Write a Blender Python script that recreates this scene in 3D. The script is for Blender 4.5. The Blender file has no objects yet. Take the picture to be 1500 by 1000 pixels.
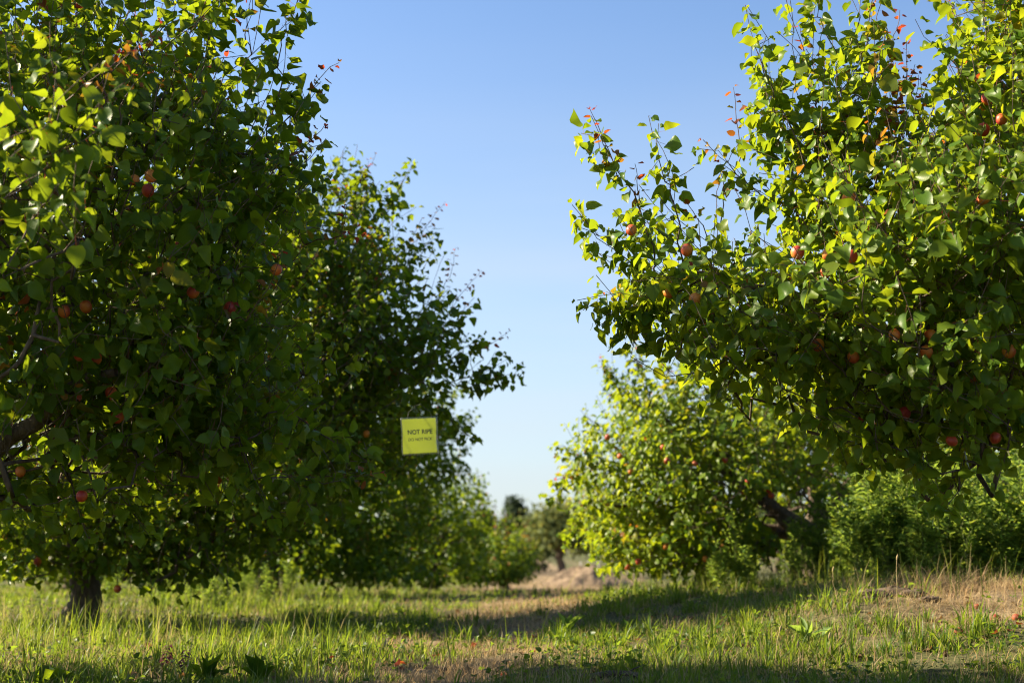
import bpy, math, random
import numpy as np
from mathutils import Vector, Matrix

# ------------------------------------------------------------------ camera, sky, sun, exposure
scene = bpy.context.scene
COL = scene.collection
TILT = math.radians(8.2)
F_PX = 2083.0                      # focal length in pixels of the 1500 px wide photograph (50 mm)
CAM = np.array([0.0, 0.0, 0.5])
cam_d = bpy.data.cameras.new("camera")
cam_d.lens = 50; cam_d.sensor_width = 36; cam_d.clip_start = 0.05; cam_d.clip_end = 3000
cam_d.dof.use_dof = True; cam_d.dof.focus_distance = 5.3; cam_d.dof.aperture_fstop = 2.8
cam = bpy.data.objects.new("camera", cam_d); COL.objects.link(cam)
cam.location = CAM; cam.rotation_euler = (math.pi/2 + TILT, 0, 0)
scene.camera = cam

SUN_EL, SUN_AZ = math.radians(33), math.radians(76)     # azimuth measured left of the view direction
sun_v = Vector((-math.sin(SUN_AZ)*math.cos(SUN_EL), math.cos(SUN_AZ)*math.cos(SUN_EL), math.sin(SUN_EL)))
world = bpy.data.worlds.new("World"); scene.world = world; world.use_nodes = True
wn, wl = world.node_tree.nodes, world.node_tree.links
sky = wn.new("ShaderNodeTexSky"); sky.sky_type = 'NISHITA'; sky.sun_disc = False
sky.sun_elevation = SUN_EL; sky.sun_rotation = -SUN_AZ
sky.air_density = 0.95; sky.dust_density = 0.9; sky.ozone_density = 4.6
wn["Background"].inputs["Strength"].default_value = 0.063
# a thin veil of high cloud low over the horizon
wtc = wn.new("ShaderNodeTexCoord"); wmp = wn.new("ShaderNodeMapping"); wmp.inputs["Scale"].default_value = (1.2, 1.2, 9)
wnz = wn.new("ShaderNodeTexNoise"); wnz.inputs["Scale"].default_value = 1.6; wnz.inputs["Detail"].default_value = 5
wsp = wn.new("ShaderNodeSeparateXYZ"); wmr = wn.new("ShaderNodeMapRange"); wmr.interpolation_type = 'SMOOTHSTEP'
for k_, v_ in (("From Min", 0.40), ("From Max", 0.05), ("To Min", 0.0), ("To Max", 1.15)): wmr.inputs[k_].default_value = v_
wmu = wn.new("ShaderNodeMath"); wmu.operation = 'MULTIPLY'
wmx = wn.new("ShaderNodeMix"); wmx.data_type = 'RGBA'; wmx.inputs[7].default_value = (3.4, 3.75, 4.0, 1)
wl.new(wtc.outputs["Generated"], wmp.inputs[0]); wl.new(wmp.outputs[0], wnz.inputs["Vector"]); wl.new(wtc.outputs["Generated"], wsp.inputs[0])
wl.new(wsp.outputs[2], wmr.inputs[0]); wl.new(wmr.outputs[0], wmu.inputs[0]); wl.new(wnz.outputs[0], wmu.inputs[1])
wl.new(wmu.outputs[0], wmx.inputs[0]); wl.new(sky.outputs[0], wmx.inputs[6]); wl.new(wmx.outputs[2], wn["Background"].inputs[0])
sun_d = bpy.data.lights.new("sun", 'SUN'); sun_d.energy = 5.0; sun_d.angle = math.radians(0.5); sun_d.color = (1.0, 0.86, 0.62)
sun = bpy.data.objects.new("sun", sun_d); COL.objects.link(sun)
sun.rotation_euler = sun_v.to_track_quat('Z', 'Y').to_euler()
vs = scene.view_settings
vs.view_transform = 'Standard'; vs.look = 'None'; vs.gamma = 1; vs.use_curve_mapping = False; vs.exposure = 1.82
scene.cycles.filter_width = 1.1
scene.cycles.max_bounces = 9; scene.cycles.diffuse_bounces = 5; scene.cycles.transmission_bounces = 6
scene.cycles.glossy_bounces = 2; scene.cycles.transparent_max_bounces = 6
scene.cycles.caustics_reflective = False; scene.cycles.caustics_refractive = False
scene.cycles.sample_clamp_indirect = 6

# ------------------------------------------------------------------ helpers
rng = np.random.default_rng(7)
random.seed(7)
cT, sT = math.cos(TILT), math.sin(TILT)

def at(px, py, y):
    """Point of the photograph's pixel (px, py) at forward distance y from the camera."""
    a, b = (px-750)/F_PX, (500-py)/F_PX
    ray = np.array([a, cT - b*sT, sT + b*cT])
    return CAM + ray*(y/ray[1])

def project(P):
    D = P - CAM
    dep = D[:, 1]*cT + D[:, 2]*sT
    up = -D[:, 1]*sT + D[:, 2]*cT
    return 750 + D[:, 0]/dep*F_PX, 500 - up/dep*F_PX, dep

def norm(v):
    return v/np.maximum(np.linalg.norm(v, axis=-1, keepdims=True), 1e-9)

def mesh(name, verts, faces, mat, parent=None, attrs=None, smooth=True):
    """faces: list of int arrays (n, k), one array per polygon size."""
    me = bpy.data.meshes.new(name)
    verts = np.asarray(verts, np.float32)
    me.vertices.add(len(verts)); me.vertices.foreach_set("co", verts.ravel())
    faces = [np.asarray(f, np.int32) for f in faces if len(f)]
    loops = np.concatenate([f.ravel() for f in faces])
    tot = np.concatenate([np.full(len(f), f.shape[1], np.int32) for f in faces])
    start = np.concatenate([[0], np.cumsum(tot)[:-1]]).astype(np.int32)
    me.loops.add(len(loops)); me.loops.foreach_set("vertex_index", loops)
    me.polygons.add(len(tot)); me.polygons.foreach_set("loop_start", start); me.polygons.foreach_set("loop_total", tot)
    if smooth: me.polygons.foreach_set("use_smooth", np.ones(len(tot), bool))
    for k, v in (attrs or {}).items():
        v = np.asarray(v, np.float32)
        a = me.attributes.new(k, 'FLOAT' if v.ndim == 1 else 'FLOAT_VECTOR', 'POINT')
        a.data.foreach_set("value" if v.ndim == 1 else "vector", v.ravel())
    me.update(calc_edges=True); me.validate()
    me.materials.append(mat)
    o = bpy.data.objects.new(name, me); COL.objects.link(o)
    if parent: o.parent = parent
    return o

def empty(name, loc, label, cat, group=None):
    o = bpy.data.objects.new(name, None); COL.objects.link(o)
    o.location = loc; o.empty_display_size = 0.1
    return tag(o, label, cat, group)

def tag(o, label, cat, group=None):
    o["label"] = label; o["category"] = cat
    if group: o["group"] = group
    return o

def copy_tree(o, parent=None):
    c = o.copy(); COL.objects.link(c)
    if parent: c.parent = parent
    for ch in list(o.children): copy_tree(ch, c)
    return c

# value noise in numpy
_perm = np.random.default_rng(3).random((256, 256))
def vnoise(x, y):
    x, y = np.asarray(x, float), np.asarray(y, float)
    xi, yi = np.floor(x).astype(int), np.floor(y).astype(int)
    fx, fy = x-xi, y-yi
    fx, fy = fx*fx*(3-2*fx), fy*fy*(3-2*fy)
    g = lambda i, j: _perm[(xi+i) % 256, (yi+j) % 256]
    return (g(0,0)*(1-fx)+g(1,0)*fx)*(1-fy) + (g(0,1)*(1-fx)+g(1,1)*fx)*fy
def fbm(x, y, o=3):
    s, a, t = 0, 1.0, 0
    for k in range(o):
        s = s + a*vnoise(x*2**k+17*k, y*2**k+31*k); t += a; a *= 0.5
    return s/t
def sstep(a, b, x):
    t = np.clip((x-a)/(b-a), 0, 1); return t*t*(3-2*t)

# ------------------------------------------------------------------ materials
def newmat(name):
    m = bpy.data.materials.new(name); m.use_nodes = True
    nt = m.node_tree
    return m, nt.nodes, nt.links, nt.nodes["Principled BSDF"]
def attr(n, name):
    a = n.new("ShaderNodeAttribute"); a.attribute_name = name; return a
def ramp(n, l, src, stops):
    r = n.new("ShaderNodeValToRGB"); e = r.color_ramp.elements
    while len(e) < len(stops): e.new(0.5)
    for k, (p, c) in enumerate(stops): e[k].position = p; e[k].color = (*c, 1)
    l.new(src, r.inputs[0]); return r
def mixc(n, l, f, a, b, blend='MIX'):
    x = n.new("ShaderNodeMix"); x.data_type = 'RGBA'; x.blend_type = blend
    for s, v in ((x.inputs[0], f), (x.inputs[6], a), (x.inputs[7], b)):
        if isinstance(v, (int, float)): s.default_value = v
        elif isinstance(v, tuple): s.default_value = (*v, 1)
        else: l.new(v, s)
    return x.outputs[2]
def math_(n, l, op, a, b=None):
    x = n.new("ShaderNodeMath"); x.operation = op
    for s, v in zip(x.inputs, (a, b)):
        if v is None: continue
        if isinstance(v, (int, float)): s.default_value = v
        else: l.new(v, s)
    return x.outputs[0]

def leaf_material(name, dark, mid, pale, trans, red=(0.20, 0.03, 0.02), red_t=(0.48, 0.07, 0.02), spec=0.16, fac=0.5, rough=0.36, under=(0.10, 0.17, 0.03), veins=True):
    m, n, l, p = newmat(name)
    t = attr(n, "tint").outputs["Fac"]; r = attr(n, "red").outputs["Fac"]
    lv = n.new("ShaderNodeSeparateXYZ"); l.new(attr(n, "luv").outputs["Vector"], lv.inputs[0])
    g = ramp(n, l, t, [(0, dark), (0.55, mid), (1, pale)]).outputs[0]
    geo = n.new("ShaderNodeNewGeometry")
    g = mixc(n, l, math_(n, l, 'MULTIPLY', geo.outputs["Backfacing"], 0.35), g, under)
    g2 = ramp(n, l, t, [(0, tuple(c*0.62 for c in trans)), (0.6, trans), (1, (trans[0]*1.35, trans[1]*1.1, trans[2]))]).outputs[0]
    if veins:
        ay = math_(n, l, 'ABSOLUTE', lv.outputs[1])
        ph = math_(n, l, 'SUBTRACT', math_(n, l, 'MULTIPLY', lv.outputs[0], 7.0), math_(n, l, 'MULTIPLY', ay, 4.5))
        fr = math_(n, l, 'ABSOLUTE', math_(n, l, 'SUBTRACT', math_(n, l, 'FRACT', ph), 0.5))
        vein = math_(n, l, 'MAXIMUM', math_(n, l, 'LESS_THAN', fr, 0.05), math_(n, l, 'LESS_THAN', ay, 0.016))
        vf = math_(n, l, 'MULTIPLY', vein, 0.35)
        g = mixc(n, l, vf, g, (0.16, 0.22, 0.07)); g2 = mixc(n, l, math_(n, l, 'MULTIPLY', vein, 0.3), g2, (0.18, 0.25, 0.03))
        bmp = n.new("ShaderNodeBump"); bmp.inputs["Strength"].default_value = 0.07; bmp.inputs["Distance"].default_value = 0.002
        l.new(math_(n, l, 'SUBTRACT', fr, vein), bmp.inputs["Height"]); l.new(bmp.outputs[0], p.inputs["Normal"])
    nz = n.new("ShaderNodeTexNoise"); nz.inputs["Scale"].default_value = 90; nz.inputs["Detail"].default_value = 2
    g = mixc(n, l, 0.5, g, mixc(n, l, nz.outputs[0], (0.35, 0.35, 0.35), (1.2, 1.2, 1.2)), 'MULTIPLY')
    nb = n.new("ShaderNodeTexNoise"); nb.inputs["Scale"].default_value = 26; nb.inputs["Detail"].default_value = 3
    blot = ramp(n, l, nb.outputs[0], [(0.30, (0.55, 0.60, 0.5)), (0.55, (1, 1, 1)), (0.78, (1.25, 1.12, 1.0))]).outputs[0]
    g2 = mixc(n, l, 0.8, g2, blot, 'MULTIPLY')
    if veins:
        sp = n.new("ShaderNodeTexVoronoi"); sp.inputs["Scale"].default_value = 55
        spot = math_(n, l, 'MULTIPLY', math_(n, l, 'LESS_THAN', sp.outputs["Distance"], 0.10), math_(n, l, 'GREATER_THAN', nb.outputs[0], 0.52))
        g = mixc(n, l, spot, g, (0.10, 0.06, 0.02)); g2 = mixc(n, l, spot, g2, (0.08, 0.04, 0.01))
    g = mixc(n, l, r, g, red); g2 = mixc(n, l, r, g2, red_t)
    g = mixc(n, l, lv.outputs[2], g, (0.22, 0.06, 0.04)); g2 = mixc(n, l, lv.outputs[2], g2, (0.3, 0.06, 0.03))
    l.new(g, p.inputs["Base Color"]); p.inputs["Roughness"].default_value = rough
    p.inputs["Specular IOR Level"].default_value = spec
    tr = n.new("ShaderNodeBsdfTranslucent"); l.new(g2, tr.inputs[0])
    mx = n.new("ShaderNodeMixShader"); mx.inputs[0].default_value = fac
    l.new(p.outputs[0], mx.inputs[1]); l.new(tr.outputs[0], mx.inputs[2])
    l.new(mx.outputs[0], n["Material Output"].inputs[0])
    return m

def simple_material(name, c1, c2, scale, rough=0.9, bump=0.4, dist=0.01, detail=6, spec=0.2, stretch=(1, 1, 1)):
    m, n, l, p = newmat(name)
    tc = n.new("ShaderNodeTexCoord"); mp = n.new("ShaderNodeMapping"); mp.inputs["Scale"].default_value = stretch
    l.new(tc.outputs["Object"], mp.inputs[0])
    nz = n.new("ShaderNodeTexNoise"); nz.inputs["Scale"].default_value = scale; nz.inputs["Detail"].default_value = detail
    nz.inputs["Roughness"].default_value = 0.65
    l.new(mp.outputs[0], nz.inputs["Vector"])
    r = ramp(n, l, nz.outputs[0], [(0.3, c1), (0.7, c2)])
    l.new(r.outputs[0], p.inputs["Base Color"]); p.inputs["Roughness"].default_value = rough
    p.inputs["Specular IOR Level"].default_value = spec
    b = n.new("ShaderNodeBump"); b.inputs["Strength"].default_value = bump; b.inputs["Distance"].default_value = dist
    l.new(nz.outputs[0], b.inputs["Height"]); l.new(b.outputs[0], p.inputs["Normal"])
    return m

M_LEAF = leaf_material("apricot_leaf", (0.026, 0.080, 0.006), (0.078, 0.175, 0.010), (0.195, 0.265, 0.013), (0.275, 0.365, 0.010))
M_FARLEAF = leaf_material("distant_leaf", (0.03, 0.055, 0.02), (0.055, 0.09, 0.025), (0.09, 0.125, 0.035), (0.20, 0.26, 0.05), fac=0.35, rough=0.6, veins=False)
M_WILLOW = leaf_material("olive_leaf", (0.07, 0.09, 0.035), (0.11, 0.13, 0.045), (0.15, 0.17, 0.06), (0.25, 0.28, 0.07), fac=0.35, rough=0.6, veins=False)
M_CONIFER = leaf_material("conifer_leaf", (0.018, 0.035, 0.022), (0.03, 0.05, 0.03), (0.05, 0.07, 0.04), (0.06, 0.09, 0.04), fac=0.2, rough=0.6, veins=False)
M_WEED = leaf_material("weed_leaf", (0.08, 0.16, 0.03), (0.14, 0.24, 0.04), (0.21, 0.30, 0.06), (0.42, 0.58, 0.07), fac=0.5, rough=0.5, veins=False)
M_GRASS = leaf_material("grass_blade", (0.035, 0.08, 0.015), (0.06, 0.13, 0.018), (0.16, 0.19, 0.05), (0.27, 0.37, 0.025), red=(0.40, 0.31, 0.16), red_t=(.45, .36, .16), fac=0.5, rough=0.4, under=(0.08, 0.14, 0.03), veins=False)
M_DRY = leaf_material("dry_blade", (0.22, 0.15, 0.075), (0.36, 0.26, 0.14), (0.50, 0.40, 0.24), (0.55, 0.40, 0.20), fac=0.35, rough=0.6, under=(0.35, 0.26, 0.14), veins=False)
M_DEAD = leaf_material("dead_leaf", (0.06, 0.035, 0.018), (0.13, 0.08, 0.04), (0.22, 0.15, 0.08), (0.25, 0.13, 0.04), fac=0.3, rough=0.7, under=(0.15, 0.10, 0.06), veins=False)
M_BARK = simple_material("bark", (0.035, 0.026, 0.02), (0.19, 0.145, 0.11), 28, bump=0.9, dist=0.02, stretch=(1, 1, 0.3))
M_TWIG = simple_material("twig_bark", (0.05, 0.028, 0.02), (0.13, 0.07, 0.05), 60, rough=0.6, bump=0.2)
M_STRAW = simple_material("dry_stalk", (0.22, 0.17, 0.08), (0.42, 0.33, 0.17), 60, rough=0.8, bump=0.2)
M_STEM = simple_material("green_stem", (0.10, 0.14, 0.04), (0.22, 0.24, 0.08), 60, rough=0.7, bump=0.2)

# ground: bare soil, straw and moss by a noise mask
m, n, l, p = newmat("orchard_soil")
tc = n.new("ShaderNodeTexCoord")
def nz_(scale, det=6):
    z = n.new("ShaderNodeTexNoise"); z.inputs["Scale"].default_value = scale; z.inputs["Detail"].default_value = det
    z.inputs["Roughness"].default_value = 0.7; l.new(tc.outputs["Object"], z.inputs["Vector"]); return z.outputs[0]
fine, mid_, big = nz_(45), nz_(7), nz_(0.9, 3)
soil = ramp(n, l, fine, [(0.25, (0.045, 0.032, 0.022)), (0.5, (0.125, 0.088, 0.058)), (0.75, (0.25, 0.19, 0.12))]).outputs[0]
moss = ramp(n, l, fine, [(0.3, (0.02, 0.035, 0.01)), (0.75, (0.10, 0.11, 0.04))]).outputs[0]
straw = ramp(n, l, fine, [(0.3, (0.18, 0.13, 0.07)), (0.7, (0.42, 0.33, 0.20))]).outputs[0]
g_at = attr(n, "green").outputs["Fac"]
c = mixc(n, l, ramp(n, l, mid_, [(0.4, (0, 0, 0)), (0.62, (1, 1, 1))]).outputs[0], soil, straw)
c = mixc(n, l, math_(n, l, 'MULTIPLY', g_at, 0.85), c, moss)
l.new(c, p.inputs["Base Color"]); p.inputs["Roughness"].default_value = 0.95; p.inputs["Specular IOR Level"].default_value = 0.1
b = n.new("ShaderNodeBump"); b.inputs["Strength"].default_value = 0.8; b.inputs["Distance"].default_value = 0.02
l.new(fine, b.inputs["Height"]); l.new(b.outputs[0], p.inputs["Normal"])
M_SOIL = m

# apricot skin: orange with a red blush
m, n, l, p = newmat("apricot_skin")
tc = n.new("ShaderNodeTexCoord"); oi = n.new("ShaderNodeObjectInfo")
sx = n.new("ShaderNodeSeparateXYZ"); l.new(tc.outputs["Object"], sx.inputs[0])
z = n.new("ShaderNodeTexNoise"); z.inputs["Scale"].default_value = 45; z.inputs["Detail"].default_value = 4; l.new(tc.outputs["Object"], z.inputs["Vector"])
bl = math_(n, l, 'ADD', math_(n, l, 'MULTIPLY', sx.outputs[0], 26), math_(n, l, 'MULTIPLY', z.outputs[0], 0.7))
bl = math_(n, l, 'ADD', bl, math_(n, l, 'MULTIPLY', oi.outputs["Random"], 0.5))
r_ = ramp(n, l, bl, [(0.15, (0.60, 0.21, 0.03)), (0.5, (0.55, 0.11, 0.02)), (1.0, (0.32, 0.025, 0.015))])
l.new(r_.outputs[0], p.inputs["Base Color"]); p.inputs["Roughness"].default_value = 0.5
p.inputs["Subsurface Weight"].default_value = 0.15; p.inputs["Subsurface Radius"].default_value = (0.01, 0.004, 0.002)
M_FRUIT = m

# ------------------------------------------------------------------ ground
def ground_z(x, y):
    x, y = np.asarray(x, float), np.asarray(y, float)
    z = -0.022*np.maximum(y-14, 0)*np.clip(1-(y-14)/140, 0.35, 1)
    z = np.maximum(z, -0.75)
    row = sstep(4.6, 6.2, y)*(1-sstep(8.2, 13, y))
    z = z + 0.17*np.exp(-((x-2.5)/1.0)**2)*row*(0.75+0.5*fbm(x*1.3, y*1.3))
    z = z + 0.07*np.exp(-((x-1.7)/0.35)**2)*np.exp(-((y-7.0)/0.4)**2)
    z = z + 0.06*np.exp(-((x-1.1)/1.3)**2)*sstep(8, 10, y)*(1-sstep(13, 17, y))
    z = z + 0.10*sstep(-0.2, 1.2, x)*sstep(5.6, 7.6, y)*(1-sstep(9, 14, y))
    return z + 0.05*(fbm(x*0.9, y*0.9)-0.5) + 0.035*(fbm(x*5, y*5)-0.5)
def track(x, y):
    """1 in the worn dry wheel track, 0 in the grass."""
    c = -0.42 + 0.095*(y-5.2)
    w = 0.36 + 0.28*(fbm(x*1.1+9, y*0.8+5)-0.5) + 0.010*(y-5)
    t = 1-sstep(w*0.65, w*1.3, np.abs(x-c))
    berm = np.exp(-((x-2.3)/0.62)**2)*sstep(5.9, 6.5, y)*(1-sstep(7.6, 8.4, y))
    far = sstep(15, 20, y)*(1-sstep(1.2, 2.4, np.abs(x-1.0)))
    t = t*(0.35+0.65*sstep(0.32, 0.52, fbm(x*1.6+40, y*1.2+3)))
    return np.clip(np.maximum(np.maximum(t, berm*1.1), far), 0, 1)
def axis(parts):
    return np.unique(np.concatenate([np.linspace(*q) for q in parts]))
gx = axis([(-1500, -60, 12), (-60, -9, 26), (-9, -4, 40), (-4, 4.5, 170), (4.5, 9, 36), (9, 60, 26), (60, 1500, 12)])
gy = axis([(-200, -10, 8), (-10, 3, 20), (3, 10, 140), (10, 24, 110), (24, 60, 60), (60, 2000, 20)])
X, Y = np.meshgrid(gx, gy)
Z = ground_z(X, Y)
i = np.arange(len(gy)-1)[:, None]*len(gx) + np.arange(len(gx)-1)[None, :]
q = np.stack([i, i+1, i+1+len(gx), i+len(gx)], -1).reshape(-1, 4)
gr = mesh("ground", np.stack([X, Y, Z], -1).reshape(-1, 3), [q], M_SOIL, attrs={"green": (1-track(X, Y)).ravel()*np.clip(1.2-np.abs(X.ravel())/60, 0.4, 1)})
gr["kind"] = "structure"

# ------------------------------------------------------------------ leaves
def leaf_template(seg, petiole):
    prof = lambda t: 0.5*np.interp(t, [0, .035, .11, .23, .38, .54, .70, .84, .94, 1], [0, .40, .76, .96, 1.0, .90, .66, .34, .11, 0])
    ts = {2: [0.0, 0.38, 1.0], 3: [0, .22, .6, 1.0], 4: [0, .12, .4, .72, 1.0], 6: [0, .06, .2, .42, .65, .86, 1.0], 9: [0, .035, .11, .23, .38, .54, .70, .84, .94, 1.0]}[seg]
    V, T, Q = [], [], []
    for t in ts:
        w = prof(t)
        V += [(t, 0, 0)] if t in (0, 1.0) else [(t - 0.05*(t < .2), -w, 0), (t, 0, 0), (t - 0.05*(t < .2), w, 0)]
    for k in range(seg):
        a, b = 1+3*(k-1), 1+3*k
        if k == 0: T += [(0, 1+1, 1), (0, 3, 2)] if seg > 1 else []
        elif k == seg-1: T += [(a, a+1, b), (a+1, a+2, b)]
        else: Q += [(a, a+1, b+1, b), (a+1, a+2, b+2, b+1)]
    V = np.array(V, float)
    if petiole:
        n0 = len(V)
        V = np.vstack([V, [(-.45, -.012, 1), (-.45, .012, 1), (0.02, .012, 1), (0.02, -.012, 1)]])
        Q.append((n0, n0+1, n0+2, n0+3))
    return V, np.array(T), np.array(Q).reshape(-1, 4)

def leaf_arrays(P, D, N, L, tint, red, seg=4, petiole=True, wid=0.86, r=rng):
    """Ovate leaves: base points P, directions D, normals N, lengths L."""
    V, T, Q = leaf_template(seg, petiole)
    n = len(P); D = norm(D); N = norm(N - D*(N*D).sum(-1, keepdims=True)); S = np.cross(N, D)
    t, y, pet = V[:, 0][None], V[:, 1][None], V[:, 2][None]
    W = wid*(0.72+0.40*r.random(n))[:, None]
    fold = (0.08+0.8*r.random(n)**1.6)[:, None]; curl = (-0.18+0.85*r.random(n)**1.2)[:, None]
    tw = (r.normal(0, 0.35, n))[:, None]; wav = r.normal(0, 0.10, n)[:, None]; ph = r.random(n)[:, None]*6
    tt = np.clip(t, 0, 1)
    zz = fold*np.abs(y) - curl*tt**2*0.8 + wav*np.sin(ph+7*tt)*np.abs(y)*3 + tw*y*tt
    xx = t*(1-0.18*np.clip(curl, 0, 1)*tt); side = y*W*(1-0.25*fold)
    zz = np.where(pet > 0, np.where(t < 0, 0.10, 0.0), zz)
    Ll = L[:, None, None]
    verts = P[:, None] + Ll*(xx[..., None]*D[:, None] + side[..., None]*S[:, None] + zz[..., None]*N[:, None]) + Ll*0.45*D[:, None]
    k = len(V); off = (np.arange(n)*k)[:, None, None]
    tri = (T[None]+off).reshape(-1, 3); quad = (Q[None]+off).reshape(-1, 4)
    luv = np.broadcast_to(np.stack([V[:, 0], V[:, 1], V[:, 2]], -1)[None], (n, k, 3)).reshape(-1, 3)
    return verts.reshape(-1, 3), [tri, quad], {"tint": np.repeat(tint, k), "red": np.repeat(red, k), "luv": luv}

# ------------------------------------------------------------------ tubes (trunks, branches, stalks)
def tubes(chains):
    """chains: list of (points (m,3), radii (m,), sides)."""
    VV, QQ, off = [], [], 0
    for pts, rad, s in chains:
        m_ = len(pts)
        if m_ < 2: continue
        tg = norm(np.gradient(pts, axis=0))
        ref = np.array([1.0, 0.2, 0]) if abs(tg[0, 0]) < 0.8 else np.array([0, 1.0, 0.2])
        a = norm(np.cross(tg, ref)); b_ = np.cross(tg, a)
        th = np.arange(s)*2*np.pi/s
        ring = pts[:, None] + np.asarray(rad)[:, None, None]*(np.cos(th)[None, :, None]*a[:, None] + np.sin(th)[None, :, None]*b_[:, None])
        VV.append(ring.reshape(-1, 3))
        i0 = (np.arange(m_-1)*s)[:, None] + np.arange(s)[None]; i1 = (np.arange(m_-1)*s)[:, None] + (np.arange(s)[None]+1) % s
        QQ.append(off + np.stack([i0, i1, i1+s, i0+s], -1).reshape(-1, 4))
        off += m_*s
    return np.vstack(VV), [np.vstack(QQ)]

def wobble_line(a, b, n_, amp, r, sag=0.0):
    t = np.linspace(0, 1, n_+1)[:, None]
    w = np.cumsum(r.normal(0, 1, (n_+1, 3)), 0); w = w - w[0]; w = w - t*w[-1]
    return a + (b-a)*t + amp*w/math.sqrt(n_+1) + np.array([0, 0, sag])*(t*(1-t))

# ------------------------------------------------------------------ apricots
def apricot_mesh(name, parent, loc, rad, rot, mat=None):
    u, v = np.meshgrid(np.linspace(0, 2*np.pi, 20, endpoint=False), np.linspace(0, np.pi, 13))
    groove = 1-0.07*np.exp(-((u-np.pi)/0.28)**2)*np.sin(v)
    dimple = 1-0.10*np.exp(-(v/0.35)**2) + 0.04*np.exp(-((v-np.pi)/0.25)**2)
    R = rad*groove*dimple
    P = np.stack([R*np.sin(v)*np.cos(u), 0.94*R*np.sin(v)*np.sin(u), 1.06*R*np.cos(v)], -1).reshape(-1, 3)
    i0 = (np.arange(12)*20)[:, None]+np.arange(20)[None]; i1 = (np.arange(12)*20)[:, None]+(np.arange(20)[None]+1) % 20
    o = mesh(name, P, [np.stack([i0, i0+20, i1+20, i1], -1).reshape(-1, 4)], mat or M_FRUIT, parent)
    o.location = loc; o.rotation_euler = rot
    return o

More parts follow.
